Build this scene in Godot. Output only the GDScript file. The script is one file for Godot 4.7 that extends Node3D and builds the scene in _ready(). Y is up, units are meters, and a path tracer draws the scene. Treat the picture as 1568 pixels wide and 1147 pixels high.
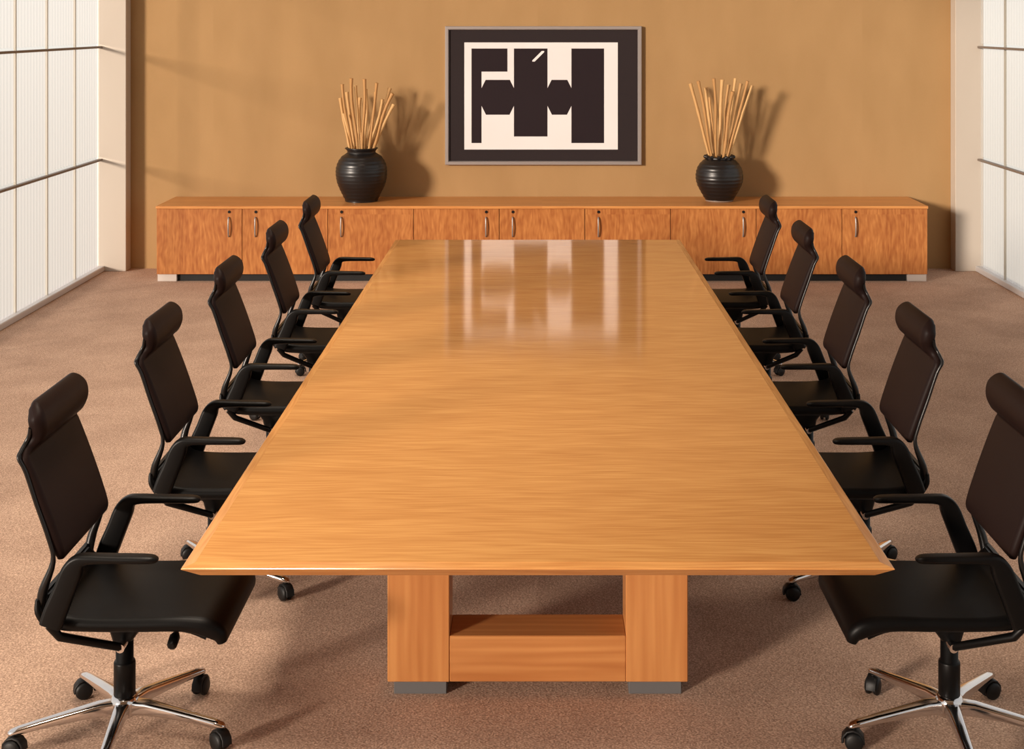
extends Node3D
# A boardroom: long veneered table, ten black leather swivel chairs, wall of low cabinets, translucent glazed side walls.
# Metres, y up. The camera stands at x = 0, z = 0 and looks along -z; "depth" below is -z.

const F := 2140.0        # focal length in pixels of the 1568 x 1147 frame
const CX := 823.4        # principal point in that frame
const CY := 34.0
const EYE := 2.3         # camera height
const WALL := 13.05      # depth of the back wall
const LEFT := -4.05      # plane of the left glazing
const RIGHT := 4.09      # plane of the right glazing
const TOP := 5.25        # ceiling height
const DOWN := 24.0       # energy of each ceiling downlight
const BACK := -3.0       # depth of the wall behind the camera

var M := {}
var used := {}
var rng := RandomNumberGenerator.new()

func _ready() -> void:
	rng.seed = 7
	make_camera()
	make_light()
	make_materials()
	make_room()
	make_downlights()
	make_windows()
	make_cabinets()
	make_picture()
	make_vases()
	make_table()
	make_chairs()

# ---------------------------------------------------------------- camera, light
func make_camera() -> void:
	var cam := Camera3D.new()
	cam.name = "camera"
	add_child(cam)
	cam.position = Vector3(0, EYE, 0)
	var n := 0.1
	cam.set_frustum(1147.0 / F * n, Vector2((784.0 - CX) / F * n, (CY - 573.5) / F * n), n, 100.0)
	cam.keep_aspect = Camera3D.KEEP_HEIGHT
	cam.current = true

func make_light() -> void:
	var we := WorldEnvironment.new()
	we.name = "surroundings"
	var e := Environment.new()
	e.background_mode = Environment.BG_SKY
	var sky := Sky.new()
	var sm := ProceduralSkyMaterial.new()
	sm.sky_top_color = Color(0.86, 0.88, 0.90)
	sm.sky_horizon_color = Color(0.97, 0.95, 0.91)
	sm.ground_horizon_color = Color(0.97, 0.95, 0.91)
	sm.ground_bottom_color = Color(0.80, 0.76, 0.71)
	sm.sky_curve = 0.2
	sm.ground_curve = 0.1
	sm.sky_energy_multiplier = 1.0
	sm.ground_energy_multiplier = 1.0
	sky.sky_material = sm
	e.sky = sky
	e.tonemap_mode = Environment.TONE_MAPPER_LINEAR
	e.tonemap_exposure = 1.0
	e.sdfgi_enabled = true
	e.ssao_enabled = true
	e.ssil_enabled = true
	we.environment = e
	add_child(we)
	var sun := DirectionalLight3D.new()
	sun.name = "low_sun"
	sun.sky_mode = DirectionalLight3D.SKY_MODE_LIGHT_ONLY
	sun.light_color = Color(1.0, 0.93, 0.86)
	sun.light_energy = 2.2
	sun.light_angular_distance = 8.0
	sun.shadow_enabled = true
	add_child(sun)
	sun.look_at_from_position(Vector3.ZERO, Vector3(0.95, -0.26, -1.0))

# ---------------------------------------------------------------- tree helpers
func numbered(called: String) -> String:
	var k: int = used.get(called, 0)
	used[called] = k + 1
	return called if k == 0 else "%s_%03d" % [called, k]

func tag(o: Node, label := "", category := "", group := "", kind := "") -> void:
	if label: o.set_meta("label", label)
	if category: o.set_meta("category", category)
	if group: o.set_meta("group", group)
	if kind: o.set_meta("kind", kind)

func thing(called: String, at: Vector3, turn := 0.0) -> Node3D:
	var o := Node3D.new()
	o.name = numbered(called)
	add_child(o)
	o.position = at
	o.rotation.y = turn
	return o

func put(called: String, mesh: Mesh, mat: Material, parent: Node = null, at := Vector3.ZERO) -> MeshInstance3D:
	var o := MeshInstance3D.new()
	if parent == null:
		o.name = numbered(called)
		add_child(o)
	else:
		o.name = called
		var k := 0
		while parent.has_node(NodePath(o.name)):
			k += 1
			o.name = "%s_%03d" % [called, k]
		parent.add_child(o, true)
	o.mesh = mesh
	o.material_override = mat
	o.position = at
	return o

# ---------------------------------------------------------------- mesh helpers
func begin() -> SurfaceTool:
	var st := SurfaceTool.new()
	st.begin(Mesh.PRIMITIVE_TRIANGLES)
	return st

func done(st: SurfaceTool) -> ArrayMesh:
	st.generate_normals()
	st.index()
	return st.commit()

func tri(st: SurfaceTool, p: Array, uv: Array, out: Vector3) -> void:
	var n: Vector3 = (p[2] - p[0]).cross(p[1] - p[0])
	var order := [0, 1, 2] if n.dot(out) >= 0.0 else [0, 2, 1]
	for i in order:
		st.set_uv(uv[i])
		st.add_vertex(p[i])

# UV of a point on a face: u runs along the grain, v across it, in metres
func grain_uv(p: Vector3, n: Vector3, grain: int) -> Vector2:
	var a := n.abs()
	var major := 0 if a.x >= a.y and a.x >= a.z else (1 if a.y >= a.z else 2)
	var g := grain
	if g == major:
		g = 2 if major != 2 else 0
	var o := 3 - major - g
	return Vector2(p[g], p[o])

func face(st: SurfaceTool, pts: Array, out: Vector3, grain := 0, shift := Vector2.ZERO) -> void:
	var uvs := []
	var nrm: Vector3 = (pts[1] - pts[0]).cross(pts[2] - pts[0]).normalized()
	for p in pts:
		uvs.append(grain_uv(p, nrm, grain) + shift)
	for i in range(1, pts.size() - 1):
		tri(st, [pts[0], pts[i], pts[i + 1]], [uvs[0], uvs[i], uvs[i + 1]], out)

# a box with chamfered edges
func add_box(st: SurfaceTool, c: Vector3, size: Vector3, b := 0.003, grain := 0, shift := Vector2.ZERO) -> void:
	st.set_smooth_group(-1)
	var h := size / 2.0
	b = minf(b, minf(h.x, minf(h.y, h.z)) * 0.49)
	for ax in 3:
		var u := (ax + 1) % 3
		var v := (ax + 2) % 3
		for s in [-1.0, 1.0]:
			var pts := []
			for q in [[-1, -1], [1, -1], [1, 1], [-1, 1]]:
				var p := Vector3.ZERO
				p[ax] = s * h[ax]
				p[u] = q[0] * (h[u] - b)
				p[v] = q[1] * (h[v] - b)
				pts.append(c + p)
			var n := Vector3.ZERO
			n[ax] = s
			face(st, pts, n, grain, shift)
		for s in [[-1, -1], [1, -1], [1, 1], [-1, 1]]:      # edges that run along ax
			var pts := []
			for k in [[-1, 0], [1, 0], [1, 1], [-1, 1]]:
				var p := Vector3.ZERO
				p[ax] = k[0] * (h[ax] - b)
				p[u] = s[0] * (h[u] - (b if k[1] == 0 else 0.0))
				p[v] = s[1] * (h[v] - (0.0 if k[1] == 0 else b))
				pts.append(c + p)
			var n := Vector3.ZERO
			n[u] = s[0]
			n[v] = s[1]
			face(st, pts, n, grain, shift)
	for sx in [-1, 1]:
		for sy in [-1, 1]:
			for sz in [-1, 1]:
				var s := Vector3(sx, sy, sz)
				face(st, [c + s * (h - Vector3(0, b, b)), c + s * (h - Vector3(b, 0, b)), c + s * (h - Vector3(b, b, 0))], s, grain, shift)

func box(size: Vector3, b := 0.003, grain := 0, c := Vector3.ZERO, shift := Vector2.ZERO) -> ArrayMesh:
	var st := begin()
	add_box(st, c, size, b, grain, shift)
	return done(st)

# closed rings joined into one smooth skin, with flat ends
func loft(st: SurfaceTool, rings: Array, caps := true) -> void:
	var mids := []
	for r in rings:
		var m := Vector3.ZERO
		for p in r: m += p
		mids.append(m / r.size())
	st.set_smooth_group(1)
	for i in rings.size() - 1:
		var a: Array = rings[i]
		var b: Array = rings[i + 1]
		for k in a.size():
			var j := (k + 1) % a.size()
			var mid: Vector3 = (a[k] + a[j] + b[k] + b[j]) / 4.0
			var out: Vector3 = mid - (mids[i] + mids[i + 1]) / 2.0
			var u0 := float(k) / a.size()
			var u1 := float(k + 1) / a.size()
			tri(st, [a[k], a[j], b[j]], [Vector2(u0, i), Vector2(u1, i), Vector2(u1, i + 1)], out)
			tri(st, [a[k], b[j], b[k]], [Vector2(u0, i), Vector2(u1, i + 1), Vector2(u0, i + 1)], out)
	if caps:
		st.set_smooth_group(-1)
		for e in [[0, 1], [rings.size() - 1, rings.size() - 2]]:
			var r: Array = rings[e[0]]
			var out: Vector3 = mids[e[0]] - mids[e[1]]
			for k in r.size():
				tri(st, [mids[e[0]], r[k], r[(k + 1) % r.size()]], [Vector2.ZERO, Vector2.RIGHT, Vector2.ONE], out)

# a rounded rectangle spanned by a and b
func rrect(c: Vector3, a: Vector3, b: Vector3, ha: float, hb: float, r: float, seg := 4) -> Array:
	r = minf(r, minf(ha, hb) * 0.999)
	var pts := []
	for q in 4:
		var ca := (ha - r) * (1 if q == 0 or q == 3 else -1)
		var cb := (hb - r) * (1 if q < 2 else -1)
		for i in seg + 1:
			var t := (q + float(i) / seg) * PI / 2.0
			pts.append(c + a * (ca + r * cos(t)) + b * (cb + r * sin(t)))
	return pts

func circle(c: Vector3, a: Vector3, b: Vector3, r: float, n := 16) -> Array:
	var pts := []
	for i in n:
		var t := TAU * i / n
		pts.append(c + (a * cos(t) + b * sin(t)) * r)
	return pts

# tube through points with a radius at each
func add_tube(st: SurfaceTool, pts: Array, rad: Array, n := 12) -> void:
	var rings := []
	var side := Vector3.ZERO
	for i in pts.size():
		var d: Vector3 = (pts[mini(i + 1, pts.size() - 1)] - pts[maxi(i - 1, 0)]).normalized()
		if i == 0:
			side = d.cross(Vector3.UP if absf(d.y) < 0.9 else Vector3.RIGHT).normalized()
		else:
			side = (side - d * side.dot(d)).normalized()
		rings.append(circle(pts[i], side, d.cross(side), rad[i], n))
	loft(st, rings)

func tube(pts: Array, rad: Array, n := 12) -> ArrayMesh:
	var st := begin()
	add_tube(st, pts, rad, n)
	return done(st)

# profile: Vector2(radius, height), turned round y
func lathe(profile: Array, n := 48) -> ArrayMesh:
	var st := begin()
	st.set_smooth_group(1)
	for i in profile.size() - 1:
		var p: Vector2 = profile[i]
		var q: Vector2 = profile[i + 1]
		var side := Vector2(q.y - p.y, -(q.x - p.x))     # right-hand side of the profile's direction
		for k in n:
			var a := TAU * k / n
			var b := TAU * (k + 1) / n
			var f := func(v: Vector2, t: float): return Vector3(v.x * cos(t), v.y, v.x * sin(t))
			var am := (a + b) / 2.0
			var out := Vector3(side.x * cos(am), side.y, side.x * sin(am))
			var u0 := float(k) / n
			var u1 := float(k + 1) / n
			if p.x > 1e-6 or q.x > 1e-6:
				if q.x > 1e-6:
					tri(st, [f.call(p, a), f.call(q, a), f.call(q, b)], [Vector2(u0, p.y), Vector2(u0, q.y), Vector2(u1, q.y)], out)
				if p.x > 1e-6:
					tri(st, [f.call(p, a), f.call(q, b), f.call(p, b)], [Vector2(u0, p.y), Vector2(u1, q.y), Vector2(u1, p.y)], out)
	return done(st)

func spline(pts: Array, steps: int) -> Array:     # Catmull-Rom through Vector4s or Vector3s
	var res := []
	for i in pts.size() - 1:
		var a = pts[maxi(i - 1, 0)]
		var b = pts[i]
		var c = pts[i + 1]
		var d = pts[mini(i + 2, pts.size() - 1)]
		for k in steps:
			var t := float(k) / steps
			res.append(0.5 * ((2.0 * b) + (c - a) * t + (2.0 * a - 5.0 * b + 4.0 * c - d) * t * t + (3.0 * b - a - 3.0 * c + d) * t * t * t))
	res.append(pts[-1])
	return res

# pixel of the photograph at a depth -> point
func at_pixel(px: float, py: float, depth: float) -> Vector3:
	return Vector3((px - CX) * depth / F, EYE - (py - CY) * depth / F, -depth)

# ---------------------------------------------------------------- materials
func flat_mat(c: Color, rough := 0.5, metal := 0.0, spec := 0.5) -> StandardMaterial3D:
	var m := StandardMaterial3D.new()
	m.albedo_color = c
	m.roughness = rough
	m.metallic = metal
	m.metallic_specular = spec
	return m

func noise(s: int, octaves := 3) -> FastNoiseLite:
	var n := FastNoiseLite.new()
	n.noise_type = FastNoiseLite.TYPE_SIMPLEX
	n.seed = s
	n.frequency = 1.0
	n.fractal_octaves = octaves
	return n

# wood: u (image x) along the grain. size_m: metres the image covers.
func wood(w: int, h: int, size_m: Vector2, light: Color, dark: Color, s: int, o: Dictionary) -> ImageTexture:
	var img := Image.create(w, h, false, Image.FORMAT_RGB8)
	var fine := noise(s, 2)
	var wave := noise(s + 1, 2)
	var band := noise(s + 2, 2)
	var fig := noise(s + 3, 2)
	for y in h:
		var v := y * size_m.y / h
		var leaf: float = floorf((v + 0.17) / o.leaf)
		var tone: float = (fmod(absf(sin(leaf * 12.9898 + s) * 43758.5453), 1.0) - 0.5) * o.leaf_tone
		var joint: float = o.joint if absf(v + 0.17 - leaf * o.leaf) < 0.0035 else 0.0
		for x in w:
			var u := x * size_m.x / w
			var vv: float = v + o.sway * wave.get_noise_2d(u * 1.6, v * 3.0)
			var t: float = 0.5 + tone - joint
			t += o.fine * fine.get_noise_2d(u * o.stretch + leaf * 7.0, vv * o.pitch)
			t += o.band * band.get_noise_2d(u * 0.35, vv * 5.0)
			t += o.figure * fig.get_noise_2d(u * o.figure_u, vv * o.figure_v)
			img.set_pixel(x, y, dark.lerp(light, clampf(t, 0.0, 1.0)))
	img.generate_mipmaps()
	return ImageTexture.create_from_image(img)

func wood_mat(tex: Texture2D, size_m: Vector2, rough: float, spec: float) -> StandardMaterial3D:
	var m := flat_mat(Color.WHITE, rough, 0.0, spec)
	m.albedo_texture = tex
	m.uv1_scale = Vector3(1.0 / size_m.x, 1.0 / size_m.y, 1.0)
	return m

func make_materials() -> void:
	# table veneer: grain across the table
	var t1 := wood(768, 2048, Vector2(2.2, 6.4), Color(0.865, 0.65, 0.39), Color(0.715, 0.48, 0.26), 11, {"leaf": 0.62, "leaf_tone": 0.10, "joint": 0.12, "fine": 0.30, "stretch": 2.6, "pitch": 62.0, "band": 0.12, "sway": 0.012, "figure": 0.10, "figure_u": 3.0, "figure_v": 14.0})
	M.veneer = wood_mat(t1, Vector2(2.2, 6.4), 0.09, 0.62)
	M.edge = wood_mat(t1, Vector2(2.2, 6.4), 0.22, 0.5)
	M.edge.albedo_color = Color(1.0, 0.99, 0.98)
	# base of the table: straight, redder
	var t2 := wood(640, 640, Vector2(2.0, 2.0), Color(0.78, 0.55, 0.33), Color(0.65, 0.405, 0.22), 23, {"leaf": 9.0, "leaf_tone": 0.0, "joint": 0.0, "fine": 0.30, "stretch": 1.0, "pitch": 26.0, "band": 0.30, "sway": 0.004, "figure": 0.08, "figure_u": 2.0, "figure_v": 20.0})
	M.base_wood = wood_mat(t2, Vector2(2.0, 2.0), 0.3, 0.45)
	# cabinet doors: upright figured veneer
	var t3 := wood(512, 1536, Vector2(0.8, 2.6), Color(0.745, 0.50, 0.28), Color(0.59, 0.345, 0.175), 37, {"leaf": 0.19, "leaf_tone": 0.10, "joint": 0.0, "fine": 0.30, "stretch": 3.5, "pitch": 32.0, "band": 0.20, "sway": 0.02, "figure": 0.30, "figure_u": 7.0, "figure_v": 26.0})
	M.door = wood_mat(t3, Vector2(0.8, 2.6), 0.38, 0.4)
	M.carcass = flat_mat(Color(0.34, 0.19, 0.10), 0.5)
	var t4 := wood(1024, 256, Vector2(7.2, 0.9), Color(0.84, 0.60, 0.35), Color(0.72, 0.46, 0.25), 41, {"leaf": 9.0, "leaf_tone": 0.0, "joint": 0.0, "fine": 0.3, "stretch": 1.0, "pitch": 30.0, "band": 0.2, "sway": 0.01, "figure": 0.1, "figure_u": 2.0, "figure_v": 14.0})
	M.cabinet_top = wood_mat(t4, Vector2(7.2, 0.9), 0.35, 0.4)
	# carpet
	var n := 1024
	var img := Image.create(n, n, false, Image.FORMAT_RGB8)
	var bump := Image.create(n, n, false, Image.FORMAT_L8)
	var big := noise(5, 3)
	var tuft := noise(6, 2)
	var r := RandomNumberGenerator.new()
	r.seed = 3
	for y in n:
		for x in n:
			var v := 0.5 + 0.55 * tuft.get_noise_2d(x * 0.55, y * 0.55) + r.randf_range(-0.16, 0.16)
			var big_v := 0.10 * big.get_noise_2d(x * 0.006, y * 0.006)
			var c := Color(0.53, 0.425, 0.36).lerp(Color(0.91, 0.785, 0.69), clampf(v + big_v, 0.0, 1.0))
			img.set_pixel(x, y, c)
			bump.set_pixel(x, y, Color(v, v, v))
	img.generate_mipmaps()
	M.carpet = flat_mat(Color.WHITE, 0.95, 0.0, 0.15)
	M.carpet.albedo_texture = ImageTexture.create_from_image(img)
	M.carpet.uv1_scale = Vector3(1.0 / 4.1, 1.0 / 4.1, 1)
	M.carpet.heightmap_enabled = true
	M.carpet.heightmap_texture = ImageTexture.create_from_image(bump)
	M.carpet.heightmap_scale = 0.1
	# painted wall: a faint rolled mottle
	var wi := Image.create(512, 512, false, Image.FORMAT_RGB8)
	for y in 512:
		for x in 512:
			var v := 0.5 + 0.5 * big.get_noise_2d(x * 0.012, y * 0.005) + r.randf_range(-0.1, 0.1)
			wi.set_pixel(x, y, Color(0.63, 0.50, 0.338).lerp(Color(0.66, 0.527, 0.362), clampf(v, 0.0, 1.0)))
	wi.generate_mipmaps()
	M.wall = flat_mat(Color.WHITE, 0.75, 0.0, 0.3)
	M.wall.albedo_texture = ImageTexture.create_from_image(wi)
	M.wall.uv1_scale = Vector3(0.33, 0.33, 1)
	M.pilaster = flat_mat(Color(0.73, 0.69, 0.64), 0.6)
	M.ceiling = flat_mat(Color(0.80, 0.75, 0.68), 0.8)
	M.rear = flat_mat(Color(0.62, 0.50, 0.38), 0.8)
	M.pane = flat_mat(Color(0.90, 0.895, 0.87, 0.36), 0.45, 0.0, 0.3)
	M.pane.transparency = BaseMaterial3D.TRANSPARENCY_ALPHA
	M.pane.backlight_enabled = true
	M.pane.backlight = Color(0.9, 0.9, 0.9)
	M.pane.cull_mode = BaseMaterial3D.CULL_DISABLED
	M.bar = flat_mat(Color(0.46, 0.41, 0.37), 0.5)
	M.seam = flat_mat(Color(0.62, 0.60, 0.55), 0.5)
	M.sill = flat_mat(Color(0.78, 0.77, 0.77), 0.4)
	M.silver = flat_mat(Color(0.72, 0.69, 0.68), 0.35, 0.6)
	M.steel = flat_mat(Color(0.62, 0.61, 0.60), 0.4, 0.7)
	M.pale_steel = flat_mat(Color(0.78, 0.74, 0.71), 0.45, 0.2)
	M.dull_steel = flat_mat(Color(0.40, 0.40, 0.405), 0.5, 0.3)
	M.chrome = flat_mat(Color(0.86, 0.85, 0.85), 0.12, 1.0)
	M.leather = flat_mat(Color(0.112, 0.068, 0.06), 0.5, 0.0, 0.22)
	M.seat_leather = flat_mat(Color(0.035, 0.032, 0.032), 0.42, 0.0, 0.25)
	M.plastic = flat_mat(Color(0.03, 0.027, 0.027), 0.4, 0.0, 0.3)
	M.rubber = flat_mat(Color(0.05, 0.048, 0.048), 0.5, 0.0, 0.4)
	M.rail = flat_mat(Color(0.10, 0.095, 0.095), 0.3, 0.3)
	M.black = flat_mat(Color(0.03, 0.028, 0.028), 0.7)
	M.mat_board = flat_mat(Color(0.17, 0.14, 0.145), 0.8, 0.0, 0.3)
	M.vase = flat_mat(Color(0.085, 0.075, 0.078), 0.36, 0.0, 0.5)
	M.vase_foot = flat_mat(Color(0.52, 0.44, 0.38), 0.6)
	M.sticks = []
	for c in [Color(0.76, 0.59, 0.37), Color(0.70, 0.52, 0.31), Color(0.80, 0.64, 0.42)]:
		M.sticks.append(flat_mat(c, 0.6))
	M.lock = flat_mat(Color(0.12, 0.10, 0.09), 0.4, 0.5)

# ---------------------------------------------------------------- room
func structure(called: String, mesh: Mesh, mat: Material, label: String, category: String, at := Vector3.ZERO) -> MeshInstance3D:
	var o := put(called, mesh, mat, null, at)
	tag(o, label, category, "", "structure")
	return o

func make_room() -> void:
	var mid := -(WALL + BACK) / 2.0
	var long := WALL - BACK
	structure("floor", box(Vector3(8.3, 0.2, long + 0.4), 0.0, 0, Vector3(0.02, -0.1, mid)), M.carpet, "beige looped carpet covering the whole floor", "floor")
	structure("ceiling", box(Vector3(8.3, 0.2, long + 0.4), 0.0, 0, Vector3(0.02, TOP + 0.1, mid)), M.ceiling, "plain pale ceiling high above the table", "ceiling")
	structure("wall_back", box(Vector3(8.24, TOP, 0.2), 0.0, 0, Vector3(0.02, TOP / 2, -WALL - 0.1)), M.wall, "golden tan painted end wall behind the low cabinets", "wall")
	structure("wall_front", box(Vector3(8.24, TOP, 0.2), 0.0, 0, Vector3(0.02, TOP / 2, -BACK + 0.1)), M.rear, "tan wall at the near end of the room", "wall")
	var pl := box(Vector3(0.26, TOP, 0.15), 0.004, 1, Vector3(-3.93, TOP / 2, -WALL + 0.075))
	structure("trim_1", pl, M.pilaster, "cream upright pilaster left of the tan end wall", "pilaster")
	var pr := box(Vector3(0.26, TOP, 0.15), 0.004, 1, Vector3(3.985, TOP / 2, -WALL + 0.075))
	structure("trim_2", pr, M.pilaster, "cream upright pilaster right of the tan end wall", "pilaster")

# recessed downlights in the ceiling, each with its own lamp
func make_downlights() -> void:
	var glow := flat_mat(Color(0.9, 0.88, 0.84), 0.5)
	glow.emission_enabled = true
	glow.emission = Color(1.0, 0.93, 0.84)
	glow.emission_energy_multiplier = 1.5
	var ring := lathe([Vector2(0.50, 0.0), Vector2(0.57, 0.0), Vector2(0.57, -0.012), Vector2(0.505, -0.018), Vector2(0.50, 0.0)], 32)
	var lens_mesh := lathe([Vector2(0.0, 0.0), Vector2(0.50, 0.0), Vector2(0.50, -0.008), Vector2(0.0, -0.008)], 32)
	var rows := ["first", "second", "third", "fourth"]
	for i in 4:
		for s in [1.0]:
			var d := thing("downlight", Vector3(-1.3, TOP, -1.5 - 2.7 * i))
			tag(d, "round recessed ceiling downlight, %s from the camera, above the left half of the table" % rows[i], "ceiling light", "recessed ceiling downlights")
			put("ring", ring, M.silver, d)
			put("lens", lens_mesh, glow, d)
			var l := SpotLight3D.new()
			l.name = "lamp"
			l.light_color = Color(1.0, 0.93, 0.85)
			l.light_energy = DOWN * [1.15, 0.85, 0.6, 0.5][i]
			l.light_size = 0.5
			l.spot_range = 12.0
			l.spot_attenuation = 2.0
			l.spot_angle = 42.0
			l.spot_angle_attenuation = 0.8
			l.shadow_enabled = true
			d.add_child(l)
			l.position = Vector3(0, -0.03, 0)
			l.rotation.x = -PI / 2

# glazing: fluted translucent panes between dark rails, seams and a pale sill
func fluted(w: float, h: float) -> ArrayMesh:
	var st := begin()
	st.set_smooth_group(1)
	var per := 0.0675
	var n := int(round(w / per)) * 8
	for i in n:
		var z0 := w * i / n - w / 2
		var z1 := w * (i + 1) / n - w / 2
		var x0 := 0.0045 * cos(TAU * (z0 + w / 2) / per)
		var x1 := 0.0045 * cos(TAU * (z1 + w / 2) / per)
		var a := Vector3(x0, -h / 2, z0)
		var b := Vector3(x1, -h / 2, z1)
		var c := Vector3(x1, h / 2, z1)
		var d := Vector3(x0, h / 2, z0)
		tri(st, [a, b, c], [Vector2.ZERO, Vector2.RIGHT, Vector2.ONE], Vector3.RIGHT)
		tri(st, [a, c, d], [Vector2.ZERO, Vector2.ONE, Vector2.DOWN], Vector3.RIGHT)
	return done(st)

func make_windows() -> void:
	var bay := 0.698
	var row := 1.04
	var pane := fluted(bay - 0.016, row - 0.03)
	for s in [[LEFT, "window_1", "left wall of fluted translucent glass panes with dark rails", 1.0], [RIGHT, "window_2", "right wall of fluted translucent glass panes with dark rails", -1.0]]:
		var x: float = s[0]
		var inw: float = s[3]
		var first: float = 12.935
		var n := int((first - BACK) / bay)
		var last: float = first - n * bay
		var w := thing(s[1], Vector3(x, 0, 0))
		tag(w, s[2], "window", "", "structure")
		var length := first - BACK
		var midz := -(first + BACK) / 2.0
		put("sill", box(Vector3(0.10, 0.05, length), 0.006, 2), M.sill, w, Vector3(0, 0.025, midz))
		put("head", box(Vector3(0.10, TOP - 5.2, length), 0.0, 2), M.bar, w, Vector3(0, (TOP + 5.2) / 2, midz))
		for k in 4:
			put("rail", box(Vector3(0.04, 0.02, length), 0.004, 2), M.bar, w, Vector3(0.012 * inw, row * (k + 1) - 0.01, midz))
		put("jamb", box(Vector3(0.05, TOP, 0.035), 0.004, 1), M.sill, w, Vector3(0, TOP / 2, -first + 0.002))
		for b in n:
			var z := -(first - bay * (b + 0.5)) + 0.012
			for k in 5:
				put("pane", pane, M.pane, w, Vector3(0, row * (k + 0.5) + 0.005, z))
			if b > 0:
				put("glazing_bar", box(Vector3(0.022, 5.15, 0.012), 0.003, 1), M.seam, w, Vector3(0, 2.625, -(first - bay * b) + 0.012))
		# the solid end of this side, behind the camera
		put("end_panel", box(Vector3(0.08, TOP, last - BACK), 0.0, 1), M.rear, w, Vector3(0, TOP / 2, -(last + BACK) / 2))

# ---------------------------------------------------------------- low cabinets
func make_cabinets() -> void:
	var z0 := -12.38                     # front of the doors
	var depth := WALL - 12.38 - 0.005
	var x0 := at_pixel(239.5, 0, 12.38).x
	var x1 := at_pixel(1420.5, 0, 12.38).x
	var dw := (x1 - x0) / 9.0
	var bottom := 0.066
	var top := 0.648
	var where := ["left end of the row, beside the left pilaster", "middle of the row, below the framed picture", "right end of the row, beside the right pilaster"]
	# handle side of each of the three doors: +1 right, -1 left
	var sides := [1, -1, -1]
	for c in 3:
		var u := thing("cabinet", Vector3(x0 + dw * (3 * c + 1.5), 0, z0))
		tag(u, "low three-door cherry veneered cabinet at the " + where[c], "cabinet", "low cabinets along the end wall")
		put("body", box(Vector3(dw * 3 - 0.002, top - bottom, depth - 0.024), 0.002, 1, Vector3(0, (top + bottom) / 2, -0.024 - (depth - 0.024) / 2)), M.carcass if c == 1 else M.door, u)
		put("kick_plate", box(Vector3(dw * 3 - (0.18 if c != 1 else 0.0), bottom, 0.4), 0.0, 0, Vector3((0.09 if c == 0 else (-0.09 if c == 2 else 0.0)), bottom / 2, -0.25)), M.black, u)
		if c != 1:
			var foot := put("foot", box(Vector3(0.17, bottom, 0.5), 0.003, 0, Vector3(-dw * 1.5 + 0.09 if c == 0 else dw * 1.5 - 0.09, bottom / 2, -0.27)), M.pale_steel, u)
			tag(foot, "pale metal foot")
		for k in 3:
			var lx := dw * (k - 1)
			var d := put("door", box(Vector3(dw - 0.005, top - bottom - 0.002, 0.022), 0.0015, 1, Vector3.ZERO, Vector2(0.3 + 0.13 * k, 0.77 * (c * 3 + k))), M.door, u, Vector3(lx, (top + bottom) / 2, -0.011))
			var s: int = sides[k]
			var hx := s * (dw / 2 - 0.118)
			var y1 := 0.568 - (top + bottom) / 2
			var y0 := 0.405 - (top + bottom) / 2
			var path := spline([Vector3(hx, y0, 0.008), Vector3(hx, y0 + 0.004, 0.026), Vector3(hx, (y0 + y1) / 2, 0.036), Vector3(hx, y1 - 0.004, 0.026), Vector3(hx, y1, 0.008)], 4)
			var rad := []
			for p in path: rad.append(0.006)
			put("handle", tube(path, rad, 10), M.steel, d)
			put("lock", tube([Vector3(hx + 0.004, 0.262, 0.008), Vector3(hx + 0.004, 0.262, 0.017)], [0.014, 0.012], 16), M.lock, d)
	var ct := put("worktop", box(Vector3(x1 - x0 + 0.006, 0.024, depth + 0.012), 0.003, 0), M.cabinet_top, null, Vector3((x0 + x1) / 2, top + 0.012, z0 + 0.012 - (depth + 0.012) / 2))
	tag(ct, "long continuous cherry wood top lying on the low cabinets", "worktop")

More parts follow.
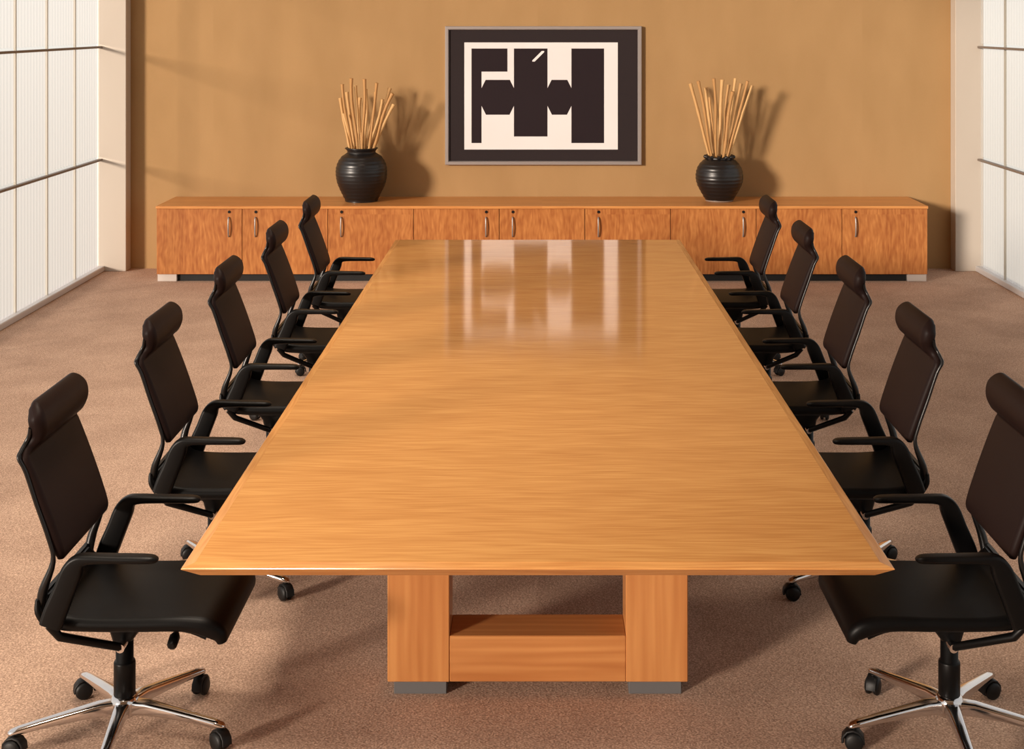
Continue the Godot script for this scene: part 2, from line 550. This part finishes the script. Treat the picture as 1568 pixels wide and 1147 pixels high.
# ---------------------------------------------------------------- framed picture
func make_picture() -> void:
	var zf := -WALL
	var a := at_pixel(682, 40, WALL)
	var b := at_pixel(982, 252, WALL)
	var c := Vector3((a.x + b.x) / 2, (a.y + b.y) / 2, zf)
	var w := b.x - a.x
	var h := a.y - b.y
	var p := thing("framed_picture", c)
	tag(p, "framed black and white abstract print with black mat on the tan end wall", "picture")
	var fw := 0.036
	var dp := 0.05
	# four mitred mouldings
	for k in 4:
		var st := begin()
		st.set_smooth_group(-1)
		var along := w / 2 if k % 2 == 0 else h / 2
		var out := h / 2 if k % 2 == 0 else w / 2
		var rings := []
		for e in [-1.0, 1.0]:
			var r := []
			for q in [[0.0, 0.003], [0.0, dp - 0.006], [0.006, dp], [fw - 0.008, dp], [fw, dp - 0.012], [fw, 0.003]]:
				var v := Vector3(e * (along - q[0]), out - q[0], q[1])
				r.append(v.rotated(Vector3.BACK, k * PI / 2))
			rings.append(r)
		for i in 6:
			var j := (i + 1) % 6
			var mid: Vector3 = (rings[0][i] + rings[1][j]) / 2
			var ctr := Vector3(0, out - fw / 2, dp / 2).rotated(Vector3.BACK, k * PI / 2)
			face(st, [rings[0][i], rings[0][j], rings[1][j], rings[1][i]], mid - ctr)
		put("frame_side", done(st), M.silver, p)
	put("mat_board", box(Vector3(w - 2 * fw + 0.004, h - 2 * fw + 0.004, 0.02), 0.0, 0, Vector3(0, 0, 0.016)), M.mat_board, p)
	var q0 := at_pixel(711, 65, WALL - 0.03)
	var q1 := at_pixel(946, 229, WALL - 0.03)
	# the print: plain dark blocks and bars on white paper
	var iw := 705
	var ih := 492
	var img := Image.create(iw, ih, false, Image.FORMAT_RGB8)
	img.fill(Color(0.88, 0.865, 0.865))
	var ink := Color(0.14, 0.10, 0.115)
	for r in [[33, 28, 165, 106], [33, 28, 46, 434], [228, 28, 154, 404], [492, 28, 150, 434]]:
		img.fill_rect(Rect2i(r[0], r[1], r[2], r[3]), ink)
	for y in range(172, 332):
		var d := absi(y - 250)
		var s := clampi((d - 40) / 2, 0, 30)
		img.fill_rect(Rect2i(79 + s, y, 149 - 2 * s, 1), ink)
		img.fill_rect(Rect2i(382 + s, y, 110 - 2 * s, 1), ink)
	for i in 44:
		img.fill_rect(Rect2i(312 + i, 82 - i, 12, 6), Color(0.88, 0.865, 0.865))
	img.generate_mipmaps()
	var pm := flat_mat(Color.WHITE, 0.7, 0.0, 0.3)
	pm.albedo_texture = ImageTexture.create_from_image(img)
	var st2 := begin()
	var pw := q1.x - q0.x
	var ph := q0.y - q1.y
	add_box(st2, Vector3.ZERO, Vector3(pw, ph, 0.004), 0.0, 0)
	var paper := put("paper", done(st2), flat_mat(Color(0.85, 0.82, 0.79), 0.7), p, Vector3((q0.x + q1.x) / 2 - c.x, (q0.y + q1.y) / 2 - c.y, 0.0285))
	paper.position.z = 0.0275
	var st3 := begin()
	st3.set_smooth_group(-1)
	var A := Vector3(-pw / 2, ph / 2, 0)
	var B := Vector3(pw / 2, ph / 2, 0)
	var C := Vector3(pw / 2, -ph / 2, 0)
	var D := Vector3(-pw / 2, -ph / 2, 0)
	tri(st3, [A, B, C], [Vector2(0, 0), Vector2(1, 0), Vector2(1, 1)], Vector3.BACK)
	tri(st3, [A, C, D], [Vector2(0, 0), Vector2(1, 1), Vector2(0, 1)], Vector3.BACK)
	put("print", done(st3), pm, p, Vector3(paper.position.x, paper.position.y, 0.0305))

# ---------------------------------------------------------------- vases and sticks
func make_vases() -> void:
	var depth := 12.72
	var ytop := 0.6735
	var L := at_pixel(553.5, 300, depth)
	var v := thing("vase", Vector3(L.x, ytop, L.z))
	tag(v, "larger round dark stoneware vase with a flared lip, left of the picture", "vase", "dark vases on the low cabinets")
	var prof := spline([Vector3(0.001, 0.0, 0), Vector3(0.135, 0.0, 0), Vector3(0.148, 0.012, 0), Vector3(0.182, 0.08, 0), Vector3(0.220, 0.17, 0), Vector3(0.2335, 0.26, 0), Vector3(0.222, 0.335, 0), Vector3(0.185, 0.40, 0), Vector3(0.135, 0.437, 0)], 7)
	put("body", lathe(ridged(prof)), M.vase, v)
	put("lip", lathe([Vector2(0.13, 0.432), Vector2(0.128, 0.45), Vector2(0.137, 0.468), Vector2(0.15, 0.478), Vector2(0.146, 0.486), Vector2(0.128, 0.478), Vector2(0.112, 0.455), Vector2(0.108, 0.40)]), M.vase, v)
	var R := at_pixel(1101.5, 300, depth)
	var v2 := thing("vase", Vector3(R.x, ytop, R.z))
	tag(v2, "smaller round dark stoneware vase with a knobbed rim, right of the picture", "vase", "dark vases on the low cabinets")
	prof = spline([Vector3(0.001, 0.014, 0), Vector3(0.12, 0.014, 0), Vector3(0.132, 0.022, 0), Vector3(0.170, 0.085, 0), Vector3(0.204, 0.155, 0), Vector3(0.2155, 0.225, 0), Vector3(0.203, 0.295, 0), Vector3(0.168, 0.352, 0), Vector3(0.125, 0.385, 0)], 7)
	put("body", lathe(ridged(prof)), M.vase, v2)
	put("rim", lathe([Vector2(0.125, 0.38), Vector2(0.128, 0.392), Vector2(0.124, 0.402), Vector2(0.108, 0.40), Vector2(0.104, 0.36)]), M.vase, v2)
	put("foot_ring", lathe([Vector2(0.09, 0.0), Vector2(0.124, 0.0), Vector2(0.128, 0.008), Vector2(0.124, 0.016), Vector2(0.09, 0.016)]), M.vase_foot, v2)
	for k in 12:
		var a := TAU * (k + 0.3) / 12
		var c := Vector3(0.118 * cos(a), 0.398, 0.118 * sin(a))
		var o := Vector3(cos(a), 0.5, sin(a)) * 0.016
		put("rim_knob", tube([c - o, c, c + o, c + o * 1.5], [0.017, 0.019, 0.017, 0.008], 10), M.vase, v2)
	# sticks: pixel of the tip, pixel x at the mouth
	var ls := [[524, 129, 541], [521, 150, 538], [538, 120, 546], [544, 131, 551], [531, 141, 543], [558, 121, 556], [560, 136, 560], [551, 150, 552], [577, 127, 562], [575, 141, 566], [597, 135, 566], [601, 143, 570], [603, 160, 571], [526, 174, 535], [586, 152, 568]]
	sticks(ls, 228, depth, ytop + 0.05, "left")
	var rs := [[1057, 128, 1087], [1069, 124, 1091], [1081, 134, 1094], [1093, 120, 1098], [1086, 149, 1096], [1106, 122, 1101], [1116, 130, 1106], [1126, 120, 1107], [1135, 128, 1112], [1145, 124, 1114], [1122, 140, 1109], [1152, 131, 1116]]
	sticks(rs, 240, depth, ytop + 0.05, "right")

func ridged(p: Array) -> Array:
	var res := []
	for i in p.size():
		var q: Vector3 = p[i]
		var d := 0.0025 * sin(q.y * 190.0) if q.x > 0.14 else 0.0
		res.append(Vector2(q.x + d, q.y))
	return res

func sticks(list: Array, rim_py: float, depth: float, foot: float, side: String) -> void:
	var mouths := []
	for q in list: mouths.append(q[2])
	mouths.sort()
	list.sort_custom(func(a, b): return a[0] < b[0])
	var names := ["leftmost", "second from the left", "third from the left", "fourth from the left", "fifth from the left", "sixth from the left", "seventh from the left", "eighth from the left"]
	var back_names := ["rightmost", "second from the right", "third from the right", "fourth from the right", "fifth from the right", "sixth from the right", "seventh from the right", "eighth from the right"]
	for i in list.size():
		var s: Array = list[i]
		var layer: float = [0.05, -0.05, 0.0][i % 3]
		var dz := layer * 2.4 + rng.randf_range(-0.02, 0.02)
		var tip := at_pixel(s[0], s[1], depth + dz)
		var mouth := at_pixel(mouths[i], rim_py, depth + layer)
		var d := (tip - mouth)
		var low := mouth - d * ((mouth.y - foot) / d.y) * 0.35
		low.y = mouth.y - (mouth.y - foot) * 0.35
		var bend := Vector3(rng.randf_range(-0.012, 0.012), 0, rng.randf_range(-0.01, 0.01))
		var pts := []
		var rad := []
		var r0 := rng.randf_range(0.010, 0.0135)
		for k in 13:
			var t := k / 12.0
			var p := low.lerp(tip, t) + bend * sin(t * PI * 2.0)
			pts.append(p - low)
			rad.append(r0 * (1.0 + (0.22 if k % 4 == 0 else 0.0)) * (0.85 + 0.3 * t))
		var o := put("dried_stick", tube(pts, rad, 8), M.sticks[i % 3], null, low)
		var which: String = names[i] if i < list.size() / 2 else back_names[list.size() - 1 - i]
		tag(o, "pale dried stick, tip %s in the vase %s of the picture" % [which, side], "stick", "dried sticks in the vase %s of the picture" % side)

# ---------------------------------------------------------------- table
func make_table() -> void:
	var zn := -4.0
	var zf := -10.04
	var xl := -1.022
	var xr := 1.022
	var mid := Vector3((xl + xr) / 2, 0, (zn + zf) / 2)
	var t := thing("conference_table", mid)
	tag(t, "long cherry wood conference table running down the middle of the carpet", "table")
	var hx := (xr - xl) / 2
	var hz := (zn - zf) / 2
	var top := 0.742
	var bev := 0.034
	var drop := 0.006
	put("field", box(Vector3(2 * (hx - bev), 0.03, 2 * (hz - bev)), 0.0, 0, Vector3(0, top - 0.015, 0), Vector2(1.1, 3.2)), M.veneer, t)
	# four mitred edgings: sloping face, narrow nose, undercut
	for k in 4:
		var st := begin()
		st.set_smooth_group(-1)
		var along := hx if k % 2 == 0 else hz
		var outw := hz if k % 2 == 0 else hx
		var q := [[bev, top - 0.0006], [0.003, top - drop], [0.0, top - drop - 0.002], [0.001, top - drop - 0.004], [0.046, top - 0.043], [0.055, top - 0.03], [bev, top - 0.03]]
		var rings := [[], []]
		for e in 2:
			for v in q:
				var p := Vector3((-1.0 if e == 0 else 1.0) * (along - v[0]), v[1], outw - v[0])
				rings[e].append(p.rotated(Vector3.UP, k * PI / 2))
		var ctr := Vector3(0, top - 0.02, outw - bev * 0.9).rotated(Vector3.UP, k * PI / 2)
		for i in q.size():
			var j := (i + 1) % q.size()
			var m: Vector3 = (rings[0][i] + rings[0][j] + rings[1][i] + rings[1][j]) / 4
			face(st, [rings[0][i], rings[0][j], rings[1][j], rings[1][i]], m - ctr, 0 if k % 2 == 0 else 2, Vector2(1.1, 3.2))
		put("edge_strip", done(st), M.edge, t)
	put("underframe", box(Vector3(2 * hx - 0.5, 0.03, 2 * hz - 0.5), 0.003, 2, Vector3(0, top - 0.045, 0)), M.base_wood, t)
	# two trestle frames, each two wide posts, a low and a high rail and metal feet
	for s in [1.0, -1.0]:
		var zc: float = s * (hz - 0.77 - 0.09)
		for e in [-1.0, 1.0]:
			put("leg", box(Vector3(0.212, 0.646, 0.18), 0.003, 1, Vector3(e * 0.407, 0.047 + 0.323, zc), Vector2(0.3 + 0.25 * e, 1.0 + 0.15 * s + 0.12 * e - s * (hz - 0.86) * 0.0)), M.base_wood, t)
			var f := put("foot", box(Vector3(0.18, 0.05, 0.15), 0.002, 0, Vector3(e * 0.402, 0.0245, zc)), M.dull_steel, t)
			tag(f, "grey metal foot")
		put("rail", box(Vector3(0.603, 0.157, 0.176), 0.003, 0, Vector3(0, 0.047 + 0.0785, zc), Vector2(0.6, 0.9)), M.base_wood, t)
		put("rail", box(Vector3(0.603, 0.05, 0.12), 0.003, 0, Vector3(0, 0.668, zc), Vector2(0.2, 0.4)), M.base_wood, t)

# ---------------------------------------------------------------- chairs (facing +x)
func swept(path: Array, r: float, seg := 4) -> ArrayMesh:
	# path: Vector4(u, h, half width, half thickness); the skin of a pad or bar in the chair's side profile
	var st := begin()
	var rings := []
	for i in path.size():
		var a: Vector4 = path[maxi(i - 1, 0)]
		var b: Vector4 = path[mini(i + 1, path.size() - 1)]
		var d := Vector3(b.x - a.x, b.y - a.y, 0).normalized()
		var nrm := Vector3(-d.y, d.x, 0)
		var p: Vector4 = path[i]
		rings.append(rrect(Vector3(p.x, p.y, 0), Vector3(0, 0, 1), nrm, p.z, p.w, r, seg))
	loft(st, rings)
	return done(st)

func make_chair() -> Node3D:
	var c := thing("swivel_chair", Vector3.ZERO)
	# seat pad: upturned at the rear, rounded over at the front
	var seat := spline([Vector4(-0.188, 0.535, 0.20, 0.014), Vector4(-0.176, 0.50, 0.228, 0.024), Vector4(-0.14, 0.467, 0.24, 0.026), Vector4(-0.05, 0.458, 0.245, 0.022), Vector4(0.10, 0.457, 0.245, 0.022), Vector4(0.24, 0.459, 0.245, 0.024), Vector4(0.315, 0.447, 0.243, 0.029), Vector4(0.352, 0.425, 0.238, 0.026), Vector4(0.362, 0.398, 0.228, 0.015)], 5)
	put("seat", swept(seat, 0.026, 5), M.seat_leather, c)
	var shell := spline([Vector4(-0.19, 0.50, 0.20, 0.006), Vector4(-0.155, 0.447, 0.20, 0.007), Vector4(-0.06, 0.432, 0.20, 0.007), Vector4(0.12, 0.430, 0.20, 0.007), Vector4(0.24, 0.428, 0.20, 0.007), Vector4(0.31, 0.405, 0.205, 0.006)], 4)
	put("seat_shell", swept(shell, 0.006, 3), M.plastic, c)
	# back: leaning panel that swells into a rolled headrest
	var back := spline([Vector4(-0.133, 0.655, 0.222, 0.010), Vector4(-0.136, 0.68, 0.232, 0.016), Vector4(-0.160, 0.75, 0.237, 0.018), Vector4(-0.192, 0.84, 0.239, 0.018), Vector4(-0.220, 0.915, 0.240, 0.017), Vector4(-0.236, 0.958, 0.240, 0.015), Vector4(-0.238, 0.980, 0.230, 0.013), Vector4(-0.228, 1.000, 0.212, 0.017), Vector4(-0.214, 1.022, 0.209, 0.024), Vector4(-0.208, 1.050, 0.219, 0.028), Vector4(-0.212, 1.080, 0.222, 0.028), Vector4(-0.220, 1.100, 0.210, 0.024), Vector4(-0.231, 1.115, 0.192, 0.017), Vector4(-0.238, 1.120, 0.170, 0.008)], 5)
	put("backrest", swept(back, 0.03, 5), M.leather, c)
	# side rails of the back: from the pinch below the headrest down past the lumbar bend to the seat
	for s in [-1.0, 1.0]:
		var pts := spline([Vector3(-0.188, 0.515, s * 0.225), Vector3(-0.178, 0.57, s * 0.236), Vector3(-0.148, 0.655, s * 0.238), Vector3(-0.160, 0.72, s * 0.239), Vector3(-0.198, 0.83, s * 0.240), Vector3(-0.231, 0.93, s * 0.241), Vector3(-0.252, 0.970, s * 0.240), Vector3(-0.250, 0.988, s * 0.226), Vector3(-0.242, 1.008, s * 0.211), Vector3(-0.232, 1.030, s * 0.208), Vector3(-0.226, 1.055, s * 0.214)], 4)
		var rad := []
		for p in pts: rad.append(lerpf(0.015, 0.0065, clampf((p.y - 0.56) / 0.12, 0.0, 1.0)))
		put("back_rail", tube(pts, rad, 10), M.rail, c)
		# arm: broad leaning post that turns into a flat armrest
		var arm := spline([Vector4(-0.145, 0.472, 0.034, 0.020), Vector4(-0.130, 0.515, 0.035, 0.020), Vector4(-0.105, 0.575, 0.033, 0.020), Vector4(-0.081, 0.635, 0.032, 0.020), Vector4(-0.063, 0.663, 0.024, 0.021), Vector4(-0.035, 0.674, 0.015, 0.022), Vector4(0.04, 0.675, 0.012, 0.023), Vector4(0.145, 0.674, 0.011, 0.023), Vector4(0.172, 0.672, 0.008, 0.017), Vector4(0.180, 0.671, 0.003, 0.008)], 4)
		var st := begin()
		var rings := []
		for i in arm.size():
			var a: Vector4 = arm[maxi(i - 1, 0)]
			var b: Vector4 = arm[mini(i + 1, arm.size() - 1)]
			var d := Vector3(b.x - a.x, b.y - a.y, 0).normalized()
			var p: Vector4 = arm[i]
			rings.append(rrect(Vector3(p.x, p.y, s * 0.266), Vector3(0, 0, 1), Vector3(-d.y, d.x, 0), p.w, p.z, 0.011, 4))
		loft(st, rings)
		put("armrest", done(st), M.plastic, c)
	# lower rear rim that joins arms, back rails and seat
	put("rear_rim", swept(spline([Vector4(-0.170, 0.468, 0.258, 0.008), Vector4(-0.190, 0.505, 0.258, 0.010), Vector4(-0.194, 0.54, 0.25, 0.007)], 4), 0.008, 3), M.plastic, c)
	# mechanism: block, tilt bars, lever, column
	var mst := begin()
	loft(mst, [rrect(Vector3(0.0, 0.32, 0), Vector3.RIGHT, Vector3.BACK, 0.032, 0.034, 0.012), rrect(Vector3(0.012, 0.36, 0), Vector3.RIGHT, Vector3.BACK, 0.05, 0.05, 0.014), rrect(Vector3(0.03, 0.415, 0), Vector3.RIGHT, Vector3.BACK, 0.10, 0.085, 0.02)])
	put("tilt_housing", done(mst), M.plastic, c)
	for s in [-1.0, 1.0]:
		put("tilt_bar", tube([Vector3(-0.16, 0.462, s * 0.24), Vector3(-0.13, 0.425, s * 0.235), Vector3(0.005, 0.312, s * 0.055)], [0.014, 0.014, 0.013], 8), M.plastic, c)
	put("pivot_pin", tube([Vector3(0.005, 0.312, -0.068), Vector3(0.005, 0.312, 0.068)], [0.014, 0.014], 12), M.chrome, c)
	var lst := begin()
	add_tube(lst, [Vector3(0.20, 0.41, 0.05), Vector3(0.21, 0.405, 0.20)], [0.008, 0.008], 8)
	add_tube(lst, [Vector3(0.21, 0.405, 0.17), Vector3(0.21, 0.402, 0.19), Vector3(0.214, 0.40, 0.235), Vector3(0.214, 0.40, 0.245)], [0.010, 0.017, 0.016, 0.008], 10)
	put("lever", done(lst), M.plastic, c)
	put("column", lathe([Vector2(0.0, 0.13), Vector2(0.034, 0.13), Vector2(0.0345, 0.24), Vector2(0.033, 0.245), Vector2(0.028, 0.247), Vector2(0.028, 0.33), Vector2(0.0, 0.33)], 24), M.plastic, c)
	put("hub", lathe([Vector2(0.0, 0.072), Vector2(0.034, 0.072), Vector2(0.044, 0.085), Vector2(0.046, 0.115), Vector2(0.041, 0.132), Vector2(0.034, 0.137), Vector2(0.0, 0.137)], 24), M.chrome, c)
	# five-star base with castors
	var leg_st := begin()
	var lp := [[0.03, 0.102, 0.024, 0.021], [0.08, 0.104, 0.022, 0.020], [0.16, 0.098, 0.019, 0.016], [0.25, 0.089, 0.0165, 0.013], [0.32, 0.081, 0.015, 0.011], [0.345, 0.077, 0.013, 0.009], [0.352, 0.075, 0.006, 0.005]]
	var rings := []
	for q in lp:
		rings.append(rrect(Vector3(q[0], q[1], 0), Vector3.BACK, Vector3.UP, q[2], q[3], 0.009, 3))
	loft(leg_st, rings)
	var leg_mesh := done(leg_st)
	var cst := begin()
	for s in [-1.0, 1.0]:
		var prof := [[0.006, 0.010], [0.007, 0.0275], [0.014, 0.0295], [0.020, 0.028], [0.0245, 0.020], [0.0255, 0.004]]
		var rr := []
		for q in prof:
			rr.append(circle(Vector3(0, 0.0295, s * q[0]), Vector3.RIGHT, Vector3.UP, q[1], 20))
		loft(cst, rr)
	var hood := []
	for k in 7:
		var a := deg_to_rad(-10 + 200.0 * k / 6)
		hood.append(rrect(Vector3(-0.003 + 0.033 * cos(a), 0.031 + 0.033 * sin(a), 0), Vector3.BACK, Vector3(cos(a), sin(a), 0), 0.018, 0.004, 0.003, 2))
	loft(cst, hood)
	add_tube(cst, [Vector3(0, 0.03, 0), Vector3(0, 0.072, 0)], [0.008, 0.008], 8)
	var castor_mesh := done(cst)
	for k in 5:
		var leg := put("star_leg", leg_mesh, M.chrome, c)
		leg.rotation.y = deg_to_rad(72.0 * k)
		var castor := put("castor", castor_mesh, M.rubber, leg, Vector3(0.335, 0, 0))
		castor.rotation.y = deg_to_rad([155, 20, 75, -30, 120][k])
	return c

func turn_base(c: Node3D, deg: float) -> void:
	var k := 0
	for o in c.get_children():
		if String(o.name).begins_with("star_leg"):
			o.rotation.y = deg_to_rad(deg + 72.0 * k)
			k += 1

func make_chairs() -> void:
	var proto := make_chair()
	var depths := [4.5, 5.69, 6.86, 8.11, 9.32]
	var order := ["nearest the camera", "second from the camera", "third from the camera", "fourth from the camera", "farthest from the camera"]
	for s in [-1.0, 1.0]:
		for i in 5:
			var first: bool = s < 0.0 and i == 0
			var c: Node3D = proto if first else proto.duplicate()
			if not first:
				c.name = numbered("swivel_chair")
				add_child(c)
			c.position = Vector3(([-1.33, -1.315, -1.305, -1.30, -1.297][i] if s < 0 else 1.325), 0, -depths[i])
			c.rotation.y = 0.0 if s < 0 else PI
			var world_turn: float = [-14.0, -22.0, -14.0, -31.0, 6.0][i]
			turn_base(c, world_turn if s < 0 else -world_turn)
			tag(c, "black leather swivel chair on the %s side of the table, %s" % ["left" if s < 0 else "right", order[i]], "chair", "swivel chairs along the %s side of the table" % ["left" if s < 0 else "right"])
